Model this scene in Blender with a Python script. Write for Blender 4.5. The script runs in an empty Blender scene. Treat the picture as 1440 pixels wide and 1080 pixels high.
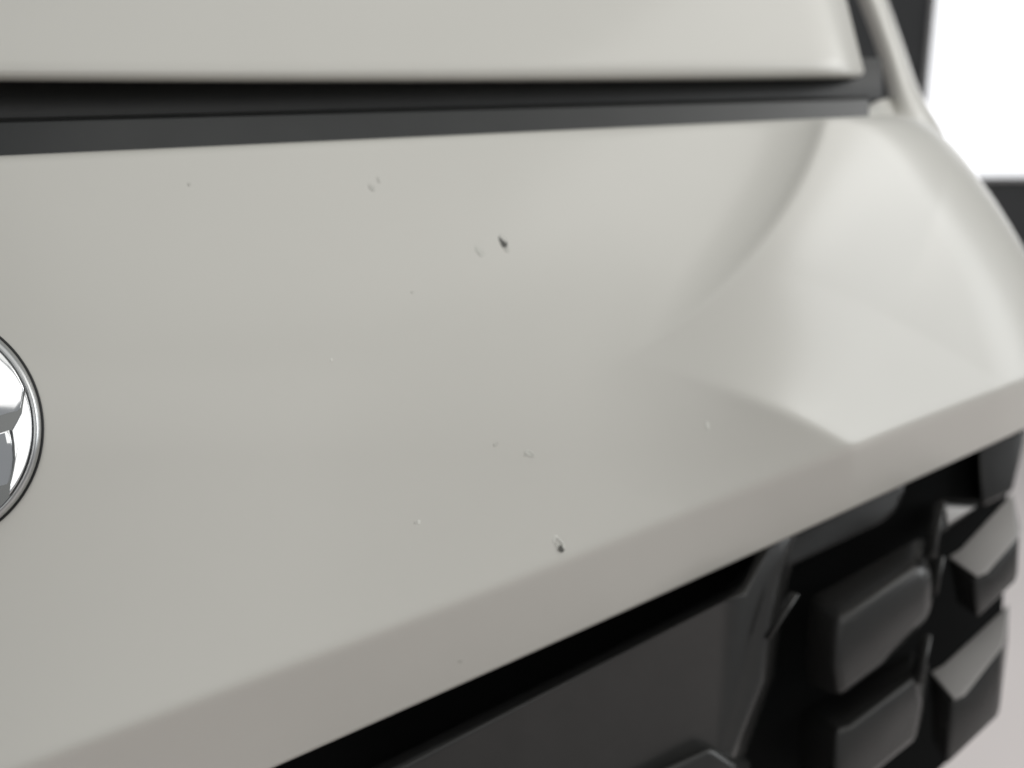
import bpy, math, random
import numpy as np
from mathutils import Vector, Matrix

random.seed(4)
scene = bpy.context.scene
C = scene.collection

# ------------------------------------------------------------------ camera
W, H = 1440.0, 1080.0
F = 1247.0                                   # focal length in photo pixels
PITCH = math.radians(12)
cam_d = bpy.data.cameras.new('camera')
cam = bpy.data.objects.new('camera', cam_d); C.objects.link(cam)
cam.location = (0, -0.30, 0.80)
cam.rotation_euler = (math.radians(90) - PITCH, 0, 0)
cam_d.sensor_width = 36.0
cam_d.lens = 36.0 * F / W
cam_d.clip_start = 0.01; cam_d.clip_end = 200
cam_d.dof.use_dof = True
cam_d.dof.focus_distance = 0.318
cam_d.dof.aperture_fstop = 4.4
scene.camera = cam
CAM = Vector(cam.location)
ROT = cam.rotation_euler.to_matrix()
AX_R = ROT @ Vector((1, 0, 0)); AX_U = ROT @ Vector((0, 1, 0)); AX_F = ROT @ Vector((0, 0, -1))

def P(px, py, d):
    """world point at photo pixel direction and axial distance d"""
    return CAM + AX_F * d + AX_R * ((px - W / 2) / F * d) + AX_U * (-(py - H / 2) / F * d)

# ------------------------------------------------------------------ light
world = bpy.data.worlds.new('World'); scene.world = world
world.use_nodes = True
bg = world.node_tree.nodes['Background']
bg.inputs['Color'].default_value = (0.94, 0.97, 1.0, 1)
bg.inputs['Strength'].default_value = 0.26

def area(name, loc, target, sx, sy, power, col):
    l = bpy.data.lights.new(name, 'AREA'); l.shape = 'RECTANGLE'
    l.size = sx; l.size_y = sy; l.energy = power; l.color = col
    o = bpy.data.objects.new(name, l); C.objects.link(o)
    o.location = loc
    o.rotation_euler = (Vector(target) - Vector(loc)).to_track_quat('-Z', 'Y').to_euler()
    return o
area('overhead_light', (0.2, -0.2, 2.7), (0.1, 0, 0.8), 2.0, 2.0, 9, (1.0, 0.985, 0.94))
area('overhead_light', (1.7, 0.3, 2.4), (0.3, 0.2, 0.8), 1.4, 1.4, 13, (1.0, 0.985, 0.95))  # added unseen lamp, high right, to shape the shading at the panel crease
area('front_fill', (0.2, -2.3, 2.2), (0.1, 0.0, 0.8), 3.0, 1.5, 15, (1.0, 0.985, 0.95))  # added lamp with no visible source, lifts grille edges and lower panel
area('window_light', (2.5, 0.12, 1.6), (0.3, 0.2, 0.8), 1.4, 1.6, 21, (0.97, 0.99, 1.0))

scene.view_settings.view_transform = 'Standard'
scene.view_settings.look = 'None'
scene.view_settings.exposure = 0.05
scene.view_settings.gamma = 1.0
scene.render.engine = 'CYCLES'

# ------------------------------------------------------------------ materials
def mat(name, col, rough=0.5, metal=0.0, coat=0.0, coat_rough=0.04, bump=0.0, bump_scale=200.0,
        var=0.0, var_scale=8.0, emit=None, spec=0.5):
    m = bpy.data.materials.new(name); m.use_nodes = True
    nt = m.node_tree; b = nt.nodes['Principled BSDF']
    b.inputs['Roughness'].default_value = rough
    b.inputs['Metallic'].default_value = metal
    b.inputs['Coat Weight'].default_value = coat
    b.inputs['Coat Roughness'].default_value = coat_rough
    b.inputs['Specular IOR Level'].default_value = spec
    tc = nt.nodes.new('ShaderNodeTexCoord')
    n = nt.nodes.new('ShaderNodeTexNoise'); n.inputs['Scale'].default_value = var_scale
    n.inputs['Detail'].default_value = 5
    nt.links.new(tc.outputs['Object'], n.inputs['Vector'])
    mx = nt.nodes.new('ShaderNodeMix'); mx.data_type = 'RGBA'
    c = Vector(col)
    mx.inputs[6].default_value = (*(c * (1 - var)), 1)
    mx.inputs[7].default_value = (*[min(1, x) for x in c * (1 + var)], 1)
    nt.links.new(n.outputs['Fac'], mx.inputs[0])
    nt.links.new(mx.outputs[2], b.inputs['Base Color'])
    if bump > 0:
        n2 = nt.nodes.new('ShaderNodeTexNoise'); n2.inputs['Scale'].default_value = bump_scale
        n2.inputs['Detail'].default_value = 3
        nt.links.new(tc.outputs['Object'], n2.inputs['Vector'])
        bp = nt.nodes.new('ShaderNodeBump'); bp.inputs['Strength'].default_value = bump
        bp.inputs['Distance'].default_value = 0.001
        nt.links.new(n2.outputs['Fac'], bp.inputs['Height'])
        nt.links.new(bp.outputs['Normal'], b.inputs['Normal'])
    if emit:
        b.inputs['Emission Color'].default_value = (*emit[0], 1)
        b.inputs['Emission Strength'].default_value = emit[1]
    return m

M_PAINT = mat('white_paint', (0.588, 0.578, 0.534), rough=0.5, coat=0.7, coat_rough=0.24, spec=0.3,
              bump=0.010, bump_scale=420, var=0.012, var_scale=30)
M_GLOSS = mat('gloss_black', (0.026, 0.028, 0.028), rough=0.33, bump=0.02, bump_scale=900, var=0.2, var_scale=40)
M_SEAL = mat('rubber_black', (0.013, 0.014, 0.014), rough=0.5, bump=0.1, bump_scale=1500, var=0.25, var_scale=60)
M_GRILLE = mat('grille_plastic', (0.027, 0.027, 0.026), rough=0.27, bump=0.06, bump_scale=1600, var=0.2, var_scale=50)
M_DARKCHROME = mat('dark_chrome', (0.16, 0.165, 0.165), rough=0.25, metal=1.0, var=0.05)
M_TOPSHEEN = mat('sheen_grey', (0.36, 0.35, 0.34), rough=0.38, var=0.05, var_scale=40)  # pale colour stands in for reflections on the grille block tops
M_SMUDGE = mat('paint_smudge', (0.53, 0.528, 0.485), rough=0.55, var=0.03, var_scale=600)
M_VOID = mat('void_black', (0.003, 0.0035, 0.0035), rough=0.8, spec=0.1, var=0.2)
M_CHROME = mat('chrome', (0.86, 0.87, 0.88), rough=0.13, metal=1.0, var=0.01)
M_CHROME2 = mat('chrome_satin', (0.50, 0.51, 0.51), rough=0.30, metal=1.0, var=0.02)
M_PRIMER = mat('dark_primer', (0.09, 0.09, 0.08), rough=0.7, var=0.5, var_scale=900, bump=0.4, bump_scale=2500)
M_SCUFF = mat('grey_scuff', (0.49, 0.485, 0.445), rough=0.6, var=0.15, var_scale=900)
M_CHIPRIM = mat('chip_edge', (0.68, 0.68, 0.63), rough=0.35, var=0.05, var_scale=900)
M_WALL = mat('dark_wall', (0.085, 0.088, 0.09), rough=0.75, var=0.12, var_scale=3)
M_FLOOR = mat('pale_floor', (0.78, 0.72, 0.70), rough=0.45, var=0.05, var_scale=2.5, bump=0.05, bump_scale=60)
M_PANE = mat('window_pane', (0.9, 0.92, 0.95), rough=0.1, var=0.01, emit=((0.97, 0.98, 1.0), 1.15))
M_FRAME = mat('window_frame', (0.75, 0.74, 0.73), rough=0.45, var=0.03)

# ------------------------------------------------------------------ helpers
def obj(name, verts, faces, material, parent=None, smooth=True, sharp=None):
    me = bpy.data.meshes.new(name)
    me.from_pydata([tuple(v) for v in verts], [], faces)
    me.materials.append(material)
    me.validate(); me.update()
    if smooth:
        me.polygons.foreach_set('use_smooth', [True] * len(me.polygons))
    o = bpy.data.objects.new(name, me); C.objects.link(o)
    if parent: o.parent = parent
    return o

def grid_faces(nr, nc, flip=False):
    f = []
    for r in range(nr - 1):
        for c in range(nc - 1):
            a = r * nc + c
            q = (a, a + nc, a + nc + 1, a + 1)
            f.append(q[::-1] if flip else q)
    return f

def bevel(o, w, seg=3, ang=30):
    m = o.modifiers.new('bevel', 'BEVEL'); m.width = w; m.segments = seg
    m.limit_method = 'ANGLE'; m.angle_limit = math.radians(ang)
    m.harden_normals = False
    return o

def sstep(x, a, b):
    t = np.clip((x - a) / (b - a), 0, 1); return t * t * t * (t * (6 * t - 15) + 10)

def curve(xs, ys, deg=3):
    c = np.polyfit(xs, ys, deg); d = np.polyder(c)
    return (lambda x: np.polyval(c, x)), (lambda x: np.polyval(d, x))

# ------------------------------------------------------------------ panel shape (photo outline + depth)
top_y = lambda x: 219.0 - 0.0455 * x
fB, dB = curve([-80, 0, 200, 400, 660, 960, 1060, 1190, 1440, 1540], [1126, 1095, 1018, 941, 840, 726, 686, 630, 538, 500], 4)
fL, dL = curve([240, 400, 560, 695, 830, 960, 1070, 1173, 1267, 1370, 1440, 1540], [1143, 1073, 1003, 942, 880, 822, 773, 728, 682, 638, 603, 556], 3)
fC1, dC1 = curve([150, 180, 250, 330, 420, 500, 600], [1166, 1157, 1129, 1080, 995, 890, 715], 3)   # x of y
fC2, dC2 = curve([600, 750, 890, 960, 1060, 1120, 1190, 1300], [455, 478, 503, 522, 560, 588, 626, 690], 3)

def base_depth(x, y):
    t = 1.0 / (3.30 - 0.00088 * x + 0.00030 * (y - 600))
    k = (y - 640) / 450.0
    t = t + np.where(k < 0, 0.036, -0.007) * k * k + 0.02 * (np.clip(520 - x, 0, None) / 700.0) ** 2
    return t

def facet_disp(x, y):
    g1 = (x - fC1(y)) / np.sqrt(1 + dC1(y) ** 2)
    g2 = (fC2(x) - y) / np.sqrt(1 + dC2(x) ** 2)
    w = 46.0
    s = 3.0
    sp = lambda g: s * np.log1p(np.exp(np.clip(g / s, -60, 60)))   # soft max(g, 0)
    g1p, g1n, g2p, g2n = sp(g1), sp(-g1), sp(g2), sp(-g2)
    ridge = -0.0250 * np.exp(-g1n / w) * np.exp(-g2n / 200.0) * sstep(x, 780, 1230)
    scoop = 0.00026 * 130 * (1 - np.exp(-g2p / 130.0)) * (0.35 * (1 - np.exp(-g1p / 300.0)) + 0.65 * g1p ** 2 / (g1p ** 2 + 190.0 ** 2)) * sstep(x, 830, 1130)
    return ridge + scoop

def panel_depth(x, y):
    t = base_depth(x, y) + facet_disp(x, np.minimum(y, fB(x)))
    dt = np.clip(y - top_y(x), 0, 16) / 16.0
    t = t + 0.0035 * (1 - np.sqrt(np.clip(1 - (1 - dt) ** 2, 0, 1)))
    d = (y - fB(x)) / np.sqrt(1 + dB(x) ** 2)
    s = 3.0
    t = t + (0.00038 + 0.00032 * sstep(x, 800, 1400)) * s * np.log1p(np.exp(np.clip(d / s, -60, 60)))
    return t

sil = np.array([(1262, 161.6), (1300, 172), (1345, 212), (1385, 262), (1420, 318), (1450, 372), (1478, 440), (1500, 520)], float)
def sil_pt(v):
    s = np.r_[0, np.cumsum(np.hypot(*np.diff(sil, axis=0).T))]; s /= s[-1]
    cx = np.polyfit(s, sil[:, 0], 5); cy = np.polyfit(s, sil[:, 1], 5)
    return np.polyval(cx, v), np.polyval(cy, v)

X0 = -90.0
def patch_xy(u, v):
    xt = X0 + (1262 - X0) * u; yt = top_y(xt)
    xb = X0 + (1500 - X0) * u; yb = fB(xb)
    rx, ry = sil_pt(v)
    lx, ly = X0, top_y(X0) * (1 - v) + fB(X0) * v
    c00 = (X0, top_y(X0)); c10 = sil_pt(0.0); c01 = (X0, fB(X0)); c11 = (1500, fB(1500.0))
    rx = rx + (c11[0] - sil_pt(1.0)[0]) * v; ry = ry + (c11[1] - sil_pt(1.0)[1]) * v
    x = (1 - v) * xt + v * xb + (1 - u) * lx + u * rx - ((1 - u) * (1 - v) * c00[0] + u * (1 - v) * c10[0] + (1 - u) * v * c01[0] + u * v * c11[0])
    y = (1 - v) * yt + v * yb + (1 - u) * ly + u * ry - ((1 - u) * (1 - v) * c00[1] + u * (1 - v) * c10[1] + (1 - u) * v * c01[1] + u * v * c11[1])
    return x, y

car = bpy.data.objects.new('car', None); C.objects.link(car)
car.location = P(300, 900, 0.5); car.location.z = 0
car['label'] = 'white car front with round chrome badge, chipped paint and black grille'
car['category'] = 'car'
bpy.context.view_layer.update()
CARINV = Matrix.Translation(-Vector(car.location))
def cobj(name, verts, faces, material, parent=None, **k):
    """part of the car: vertices in world space"""
    o = obj(name, [CARINV @ Vector(v) for v in verts], faces, material, parent or car, **k)
    return o

NU, NV, NL = 300, 200, 30
us = np.linspace(0, 1, NU); us = 1 - (1 - us) ** 1.25          # denser to the right
def roll(s):
    q = np.clip(1 - s / 85.0, 0, 1)
    return 0.048 * (1 - np.sqrt(np.clip(1 - q ** 2.0, 0, 1)))
rows = []
for v in np.r_[0.0, 0.004, 0.008, 0.013, np.linspace(0.018, 1, NV)]:
    x, y = patch_xy(us, v)
    s = (1 - us) * (1440.0)
    s = s * 0.9
    d = panel_depth(x, y) + roll(s)
    rows.append((x, y, d))
xb = X0 + (1500 - X0) * us
for w in np.linspace(0, 1, NL)[1:]:
    y = fB(xb) * (1 - w) + fL(xb) * w
    s = (1 - us) * 1440 * 0.9
    rows.append((xb, y, panel_depth(xb, y) + roll(s)))
# returns: top edge folds back, lower lip edge folds back, right edge folds back
x, y, d = rows[0]; rows.insert(0, (x, y + 3, d + 0.004)); rows.insert(0, (x, y + 9, d + 0.03))
x, y, d = rows[-1]; rows.append((x, y - 1.5, d + 0.0012)); rows.append((x, y - 12, d + 0.006)); rows.append((x, y - 60, d + 0.05))
verts = []; nc = NU + 2
for x, y, d in rows:
    for i in range(NU): verts.append(P(x[i], y[i], d[i]))
    verts.append(P(x[-1] - 3, y[-1] + 2, d[-1] + 0.02)); verts.append(P(x[-1] - 30, y[-1] + 20, d[-1] + 0.14))
panel = cobj('front_panel', verts, grid_faces(len(rows), nc), M_PAINT)
panel['label'] = 'glossy white painted nose panel with stone chips and folded lower lip'

# ------------------------------------------------------------------ black strip above the panel and bonnet
def strip(name, yf0, yf1, off0, off1, x0, x1, material, n=60, m=8, crown=0.0, parent=None):
    V = []
    for j in range(m + 1):
        w = j / m
        for i in range(n + 1):
            x = x0 + (x1 - x0) * i / n
            y = yf0(x) * (1 - w) + yf1(x) * w
            t = base_depth(x, top_y(x)) + off0 * (1 - w) + off1 * w - crown * math.sin(math.pi * w)
            V.append(P(x, y, t))
    return cobj(name, V, grid_faces(m + 1, n + 1, True), material, parent)
line_y = lambda x: 171.0 - 0.026 * x
trim = strip('upper_trim', lambda x: top_y(x) + 6, lambda x: line_y(x), 0.010, 0.014, X0, 1222, M_GLOSS, crown=0.0)
trim['label'] = 'black trim strip along the top of the white panel'
o = strip('trim_ledge', line_y, lambda x: line_y(x) - 5, 0.0135, 0.021, X0, 1222, M_SEAL, m=3, parent=trim)
o.parent = trim
o = strip('seal', lambda x: line_y(x) - 1, lambda x: 84 - 0.002 * x, 0.021, 0.034, X0, 1240, M_SEAL, crown=0.004, parent=trim)

# bonnet: white leading edge above the shut gap
V = []; n = 80
prof = [(118, 0.040), (116, 0.018), (114, 0.0105), (110, 0.0075), (104, 0.006), (96, 0.006), (84, 0.008), (60, 0.0125), (20, 0.021), (-30, 0.033), (-90, 0.050), (-160, 0.075)]
for y, off in prof:
    for i in range(n + 1):
        x = X0 + (1218 - 0.25 * (118 - y) - X0) * i / n
        yy = y - 0.004 * (x - 600) - (0.00001 * (x - 600) ** 2)
        e = max(0, (x - (1218 - 0.25 * (118 - y) - 60)) / 60)
        V.append(P(x, yy, base_depth(x, top_y(x)) + off + 0.02 * (1 - math.sqrt(max(0, 1 - e * e)))))
bonnet = cobj('bonnet', V, grid_faces(len(prof), n + 1, True), M_PAINT)

# wing corner rising at the right end of the strip
sec = [((1190, 185), (1330, 192)), ((1246, 165), (1318, 170)), ((1252, 150), (1306, 151)), ((1250, 134), (1296, 134)), ((1246, 118), (1289, 118)), ((1240, 95), (1281, 95)),
       ((1226, 50), (1267, 52)), ((1208, 5), (1250, 5)), ((1184, -60), (1226, -60))]
V = []; m = 16
for k, (a, b) in enumerate(sec):
    for j in range(m + 1):
        th = math.pi * (j / m)
        c = 0.5 - 0.5 * math.cos(th)
        x = a[0] + (b[0] - a[0]) * c; y = a[1] + (b[1] - a[1]) * c
        V.append(P(x, y, 0.588 + 0.003 * k - 0.022 * math.sin(th)))
wing = cobj('wing_corner', V, grid_faces(len(sec), m + 1), M_PAINT)
m_ = wing.modifiers.new('subdiv', 'SUBSURF'); m_.levels = 2; m_.render_levels = 2

# painted return that closes the right end of the strip
R0 = [(1185, 176, .535), (1205, 175, .535), (1230, 174, .545), (1268, 175, .575)]
R1 = [(1190, 168, .537), (1208, 160, .537), (1232, 151, .549), (1260, 150, .580)]
R2 = [(1194, 163, .550), (1214, 152, .548), (1236, 141, .562), (1254, 136, .590)]
V = [P(*p) for row in (R0, R1, R2) for p in row]
ret = cobj('wing_return', V, grid_faces(3, 4, True), M_PAINT, wing)
m_ = ret.modifiers.new('subdiv', 'SUBSURF'); m_.levels = 3; m_.render_levels = 3

# ------------------------------------------------------------------ badge
BX, BY, BR = -107.0, 603.0, 169.0
def bdepth(x, y): return float(panel_depth(np.float64(x), np.float64(y)))
def lathe_px(name, prof, material, parent, n=96):
    """prof: list of (radius px, height above paint in m)"""
    V = []
    for r, h in prof:
        for i in range(n):
            a = 2 * math.pi * i / n
            x = BX + r * math.cos(a); y = BY + r * math.sin(a) * 1.0
            V.append(P(x, y, bdepth(x, y) - h))
    f = []
    for k in range(len(prof) - 1):
        for i in range(n):
            f.append((k * n + i, k * n + (i + 1) % n, (k + 1) * n + (i + 1) % n, (k + 1) * n + i))
    return cobj(name, V, f, material, parent)
badge = lathe_px('badge', [(169, -0.002), (169, 0.0004), (168, 0.0006), (166, 0.0006), (164.5, 0.0003), (100, 0.0003)], M_SEAL, car)
badge['label'] = 'round chrome badge on the white panel, cut off by the left edge'
lathe_px('rim', [(165.5, -0.001), (165.5, 0.0012), (164.8, 0.0020), (163, 0.0028), (160, 0.0035), (157, 0.0039), (155, 0.0039), (154, 0.0035), (153.4, 0.0026), (153, 0.0)], M_CHROME2, badge)
lathe_px('groove', [(154, 0.0030), (149, 0.0030), (120, 0.003), (0.5, 0.003)], M_DARKCHROME, badge)

def facet(name, pts, hf, c, material=M_CHROME):
    """a chrome emblem facet: outline in px, height function hf(x, y), rounded edge, extruded back"""
    pts = np.array(pts, float); cen = np.array(c, float); n = len(pts); V = []
    lv = [(1.0, -0.0005), (0.992, -0.0002), (0.98, -0.0001), (0.965, 0.0)] + [(k, 0.0) for k in (0.9, 0.8, 0.7, 0.6, 0.5, 0.4, 0.3, 0.2, 0.1, 0.01)]
    for sc, dh in lv:
        for p in pts:
            q = cen + (p - cen) * sc
            V.append(P(q[0], q[1], bdepth(q[0], q[1]) - hf(q[0], q[1]) - dh))
    f = []
    for k in range(len(lv) - 1):
        for i in range(n):
            f.append((k * n + i, k * n + (i + 1) % n, (k + 1) * n + (i + 1) % n, (k + 1) * n + i))
    base = len(V)
    for p in pts: V.append(P(p[0], p[1], bdepth(p[0], p[1]) + 0.001))
    for i in range(n): f.append((base + i, base + (i + 1) % n, (i + 1) % n, i))
    return cobj(name, V, f, material, badge)

def arc(a0, a1, r, n=24):
    return [(BX + r * math.cos(math.radians(a0 + (a1 - a0) * i / n)), BY + r * math.sin(math.radians(a0 + (a1 - a0) * i / n))) for i in range(n + 1)]
def lerp(p, q, n): return [(p[0] + (q[0] - p[0]) * i / n, p[1] + (q[1] - p[1]) * i / n) for i in range(1, n)]
# upper facet
up = arc(-165, -22, 152, 40) + [(30, 574), (24, 585), (16, 597), (9, 602), (0, 606), (-30, 607), (-107, 602), (-200, 600), (-245, 590)]
facet('emblem_facet', up, lambda x, y: 0.0056 - 0.00000026 * (y - 492) ** 2 - 0.00000004 * (x + 107) ** 2, (-60, 560))
# bright right crescent
rt = arc(-20.6, 38, 152, 24) + [(14, 686), (19, 665), (21, 645), (20, 625), (17, 604), (24, 592), (31, 578)]
facet('emblem_facet', rt, lambda x, y: 0.0050 + 0.000006 * (y - 620) - 0.00001 * (x - 14), (27, 620))
# lower grey facet
lo = arc(40, 172, 152, 40) + [(-245, 606), (-200, 606), (-107, 606), (-30, 609), (0, 608.5), (13.5, 604.5), (17.5, 625), (18.5, 645), (16.5, 665), (11.5, 686)]
facet('emblem_facet', lo, lambda x, y: 0.0056 - 0.000034 * (y - 620) - 0.00000004 * (x + 107) ** 2, (-60, 650))

# ------------------------------------------------------------------ stone chips in the paint
def blob(x, y, rx, ry, ang, h, n=14, jag=0.22):
    pts = []
    for i in range(n):
        a = 2 * math.pi * i / n
        k = 1 + random.uniform(-jag, jag)
        ex, ey = rx * k * math.cos(a), ry * k * math.sin(a)
        pts.append((x + ex * math.cos(ang) - ey * math.sin(ang), y + ex * math.sin(ang) + ey * math.cos(ang)))
    return pts
def chip(x, y, rx, ry, ang, material, rim=None, h=0.00012, parent=None, name='paint_chip'):
    ang = math.radians(ang)
    pts = blob(x, y, rx, ry, ang, h); n = len(pts)
    V = [P(p[0], p[1], bdepth(*p) - h * 0.2) for p in pts]
    V += [P(x + (p[0] - x) * .8, y + (p[1] - y) * .8, bdepth(*p) - h) for p in pts]
    V.append(P(x, y, bdepth(x, y) - h))
    f = [(i, (i + 1) % n, n + (i + 1) % n, n + i) for i in range(n)] + [(n + i, n + (i + 1) % n, 2 * n) for i in range(n)]
    o = cobj(name, V, f, material, panel, smooth=False)
    if rim:                                             # raised flaking edge: ring mesh round the chip
        dx, dy, s, w = rim
        V = []; a0 = random.random()
        for rad, hh in ((s - w, 0.0001), (s, 0.00035), (s + w, -0.00005)):
            for p in pts: V.append(P(x + dx + (p[0] - x) * rad, y + dy + (p[1] - y) * rad, bdepth(*p) - hh))
        f = [(k * n + i, k * n + (i + 1) % n, (k + 1) * n + (i + 1) % n, (k + 1) * n + i) for k in range(2) for i in range(n)]
        cobj('chip_rim', V, f, M_CHIPRIM, panel)
    return o
chip(708, 341, 10.0, 5.4, 64, M_PRIMER)
chip(674, 350, 12, 5, 60, M_SMUDGE, h=0.00004)
chip(712, 350, 6, 3.2, 60, M_SCUFF)
chip(789, 772, 5.4, 4.0, 62, M_PRIMER, h=0.0006)
chip(786, 766, 7.5, 4.5, 60, M_SCUFF, rim=(-1, -2, 1.25, 0.28))
chip(523, 264, 7.0, 3.4, 55, M_SCUFF)
chip(532, 252, 5.5, 2.2, 65, M_SCUFF)
chip(266, 259, 3.2, 2.6, 0, M_SCUFF)
chip(697, 625, 4.0, 2.6, -20, M_SCUFF)
chip(744, 638, 5.0, 2.2, 30, M_CHIPRIM, rim=(0, 0, 1.3, 0.3))
chip(739, 640, 2.0, 2.2, 0, M_SCUFF)
chip(995, 598, 2.6, 6.0, -12, M_CHIPRIM)
chip(589, 734, 2.6, 3.2, 0, M_CHIPRIM)
chip(584, 735, 1.6, 2.0, 0, M_SCUFF)
chip(648, 931, 4.0, 2.6, 0, M_SCUFF)
chip(580, 411, 2.2, 1.6, 0, M_SCUFF)
chip(466, 506, 1.6, 2.4, 0, M_CHIPRIM)

# ------------------------------------------------------------------ grille
def gd(x, y=None):
    yl = fL(x)
    return float(panel_depth(np.float64(x), np.float64(yl)))
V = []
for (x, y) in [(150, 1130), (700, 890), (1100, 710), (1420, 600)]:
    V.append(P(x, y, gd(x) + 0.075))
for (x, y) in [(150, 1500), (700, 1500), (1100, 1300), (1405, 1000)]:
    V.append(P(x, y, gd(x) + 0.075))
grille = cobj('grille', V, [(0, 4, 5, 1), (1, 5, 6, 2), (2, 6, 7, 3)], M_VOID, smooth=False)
grille['label'] = 'black grille of staggered rounded blocks under the panel lip'

def block(front, back, df, db, bw=0.0035, name='grille_block', material=M_GRILLE):
    n = len(front)
    fd = df if isinstance(df, (list, tuple)) else [df] * n
    bd = db if isinstance(db, (list, tuple)) else [db] * n
    V = [P(p[0], p[1], d) for p, d in zip(front, fd)] + [P(p[0], p[1], d) for p, d in zip(back, bd)]
    f = [tuple(range(n))[::-1], tuple(range(n, 2 * n))] + [(i, (i + 1) % n, n + (i + 1) % n, n + i) for i in range(n)]
    o = cobj(name, V, f, material, grille)
    import bmesh
    bm = bmesh.new(); bm.from_mesh(o.data); bmesh.ops.recalc_face_normals(bm, faces=bm.faces); bm.to_mesh(o.data); bm.free()
    bevel(o, bw, 4, 25)
    return o
# A: large block at the left
block([(480, 1118), (1018, 847), (1040, 832), (1085, 742), (1125, 730), (1102, 800), (1088, 860), (1074, 960), (1010, 1120), (500, 1360)],
      [(480, 1100), (1018, 835), (1044, 815), (1089, 730), (1132, 718), (1112, 795), (1102, 850), (1090, 950), (1030, 1110), (500, 1340)],
      [0.385, 0.428, 0.436, 0.474, 0.486, 0.476, 0.468, 0.455, 0.435, 0.385], [0.43, 0.46, 0.47, 0.50, 0.51, 0.51, 0.50, 0.49, 0.48, 0.43], 0.004)
# B: tucked under the lip
block([(1082, 822), (1105, 800), (1240, 736), (1262, 716), (1272, 690), (1262, 650), (1060, 730)],
      [(1075, 800), (1105, 785), (1238, 722), (1262, 700), (1276, 676), (1262, 640), (1060, 710)],
      [0.484, 0.490, 0.516, 0.522, 0.525, 0.530, 0.498], [0.53, 0.53, 0.55, 0.55, 0.55, 0.55, 0.53], 0.003)
# C: centre block
block([(1178, 862), (1196, 860), (1296, 795), (1312, 822), (1306, 872), (1240, 938), (1182, 986), (1176, 940)],
      [(1132, 838), (1160, 822), (1290, 748), (1322, 762), (1312, 850), (1232, 915), (1132, 968), (1128, 915)],
      [0.462, 0.464, 0.482, 0.486, 0.486, 0.476, 0.462, 0.460], [0.497, 0.499, 0.515, 0.52, 0.525, 0.52, 0.51, 0.50], 0.006)
# D / G: slabs under the lip at the right
block([(1380, 714), (1424, 692), (1445, 600), (1376, 625)], [(1376, 706), (1420, 684), (1440, 590), (1374, 615)],
      [0.565, 0.572, 0.580, 0.570], 0.605, 0.003)
block([(1322, 708), (1376, 712), (1340, 738), (1322, 752)], [(1318, 700), (1378, 702), (1340, 730), (1316, 745)],
      [0.517, 0.527, 0.515, 0.511], 0.565, 0.002)
# E: right block
block([(1372, 812), (1386, 806), (1434, 752), (1430, 820), (1374, 872)],
      [(1330, 782), (1350, 772), (1424, 690), (1436, 742), (1345, 850)],
      [0.505, 0.507, 0.520, 0.522, 0.507], [0.530, 0.532, 0.545, 0.55, 0.545], 0.003)
# F: lower right block
block([(1340, 985), (1356, 978), (1412, 905), (1405, 1010), (1330, 1080)],
      [(1305, 945), (1325, 935), (1420, 846), (1418, 905), (1310, 1040)],
      [0.500, 0.502, 0.516, 0.516, 0.500], [0.525, 0.527, 0.54, 0.545, 0.54], 0.003)
# lower rows that run on under the frame of the old crop
block([(1176, 1024), (1195, 1020), (1288, 952), (1298, 990), (1288, 1040), (1190, 1120), (1172, 1110)],
      [(1125, 1000), (1150, 985), (1284, 912), (1308, 930), (1296, 1020), (1150, 1100), (1122, 1090)],
      [0.462, 0.464, 0.480, 0.484, 0.484, 0.462, 0.460], 0.525, 0.0035)
block([(560, 1250), (1000, 1050), (1040, 1080), (1000, 1200), (600, 1400)],
      [(560, 1235), (1000, 1040), (1060, 1070), (1020, 1190), (600, 1390)],
      [0.39, 0.425, 0.43, 0.43, 0.39], 0.47, 0.004)

# added grey plates: reflected light on the outer block tops put into their colour
def sheen_plate(pts, ds, name='block_sheen'):
    o = block(pts, [(x, y + 1) for x, y in pts], ds, [d + 0.003 for d in ds], 0.001, name, M_TOPSHEEN)
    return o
sheen_plate([(1374, 811), (1388, 805), (1433, 753), (1425, 693), (1351, 772), (1334, 783)], [0.5035, 0.5045, 0.5165, 0.539, 0.524, 0.524])
sheen_plate([(1342, 984), (1357, 977), (1411, 907), (1420, 849), (1327, 935), (1309, 945)], [0.4985, 0.4995, 0.512, 0.534, 0.519, 0.519])
sheen_plate([(1330, 713), (1370, 714), (1332, 738)], [0.511, 0.519, 0.508])
def bar(p, q, r0, r1, d0, d1, name='grille_rib'):
    a, b = P(*p, d0), P(*q, d1); ax = (b - a).normalized()
    s = ax.cross(AX_F).normalized(); t = s.cross(ax)
    V = []
    for c, r in ((a, r0), (b, r1)):
        for k in range(10):
            th = 2 * math.pi * k / 10
            V.append(c + s * r * math.cos(th) + t * 3.0 * r * math.sin(th))
    f = [(k, (k + 1) % 10, 10 + (k + 1) % 10, 10 + k) for k in range(10)] + [tuple(range(10))[::-1], tuple(range(10, 20))]
    return cobj(name, V, f, M_GRILLE, grille)
bar((1321, 708), (1306, 784), 0.0018, 0.0022, 0.500, 0.486)
bar((1319, 782), (1312, 835), 0.0022, 0.0015, 0.497, 0.494)
bar((1117, 835), (1078, 898), 0.0016, 0.0012, 0.452, 0.446)
bar((1302, 893), (1288, 960), 0.0018, 0.0022, 0.492, 0.484)

# ------------------------------------------------------------------ background
def flat(name, pts, faces, material, parent=None, **k):
    return obj(name, pts, faces, material, parent, smooth=False)
s = 12.0
floor = flat('floor', [(-s, -s, 0), (s, -s, 0), (s, s, 0), (-s, s, 0)], [(0, 1, 2, 3)], M_FLOOR)
floor['kind'] = 'structure'
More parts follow.
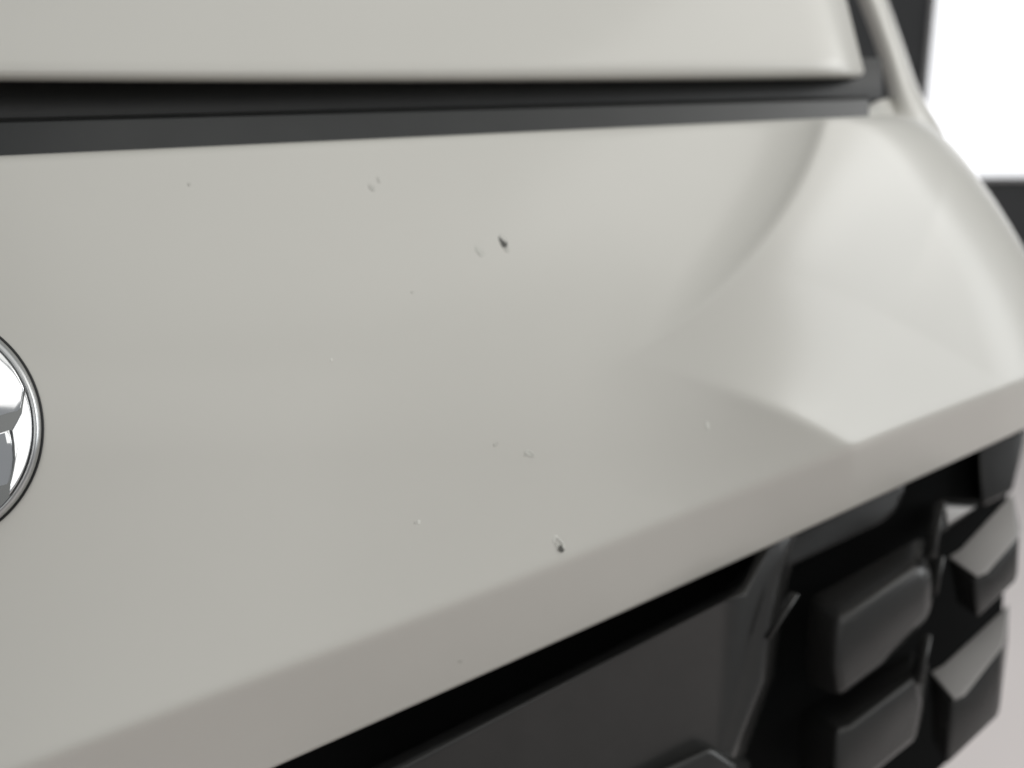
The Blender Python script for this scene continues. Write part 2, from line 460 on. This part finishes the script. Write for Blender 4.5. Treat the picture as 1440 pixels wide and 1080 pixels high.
# dark wall behind the car, facing the camera
a = P(1250, 300, 4.3); b = P(2300, 300, 3.4)
dirw = Vector((b.x - a.x, b.y - a.y, 0)).normalized(); nrm = Vector((dirw.y, -dirw.x, 0))
def onwall(px, py, off=0.0):
    r = (P(px, py, 1.0) - CAM)
    o0 = a + nrm * off
    return CAM + r * ((o0 - CAM).dot(nrm) / r.dot(nrm))
def wallbox(name, w0, w1, z0, z1, o0, o1, material, parent=None):
    V = []
    for w in (w0, w1):
        for z in (z0, z1):
            for o_ in (o0, o1):
                p = a + dirw * w + nrm * o_; V.append(Vector((p.x, p.y, z)))
    f = [(0, 1, 3, 2), (4, 6, 7, 5), (0, 4, 5, 1), (2, 3, 7, 6), (0, 2, 6, 4), (1, 5, 7, 3)]
    ob = obj(name, V, f, material, parent, smooth=False)
    return ob
wall = wallbox('wall', -4.5, 3.5, 0.0, 3.0, -0.15, 0.0, M_WALL); wall['kind'] = 'structure'
# bright window set on the wall
pw = onwall(1298, 150); w0 = (pw - a).dot(dirw)
pz = onwall(1378, 252); z0 = pz.z
win = bpy.data.objects.new('window', None); C.objects.link(win)
win.location = (pw.x, pw.y, z0)
win['label'] = 'bright white window on the dark wall behind the car'
win['category'] = 'window'
bpy.context.view_layer.update()
def wbox(name, *args, m):
    ob = wallbox(name, *args, m)
    for v in ob.data.vertices: v.co = v.co - Vector(win.location)
    ob.parent = win
    bevel(ob, 0.006, 2)
    return ob
ww, wh = 1.5, 1.25
wbox('pane', w0 + 0.015, w0 + ww, z0 + 0.015, z0 + wh, 0.005, 0.02, m=M_PANE)
wbox('frame', w0, w0 + 0.02, z0, z0 + wh + 0.05, 0.003, 0.06, m=M_FRAME)
wbox('frame', w0 + ww, w0 + ww + 0.02, z0, z0 + wh + 0.05, 0.003, 0.06, m=M_FRAME)
wbox('frame', w0 + 0.022, w0 + ww - 0.002, z0, z0 + 0.02, 0.003, 0.058, m=M_FRAME)
wbox('frame', w0 + 0.022, w0 + ww - 0.002, z0 + wh, z0 + wh + 0.05, 0.003, 0.058, m=M_FRAME)
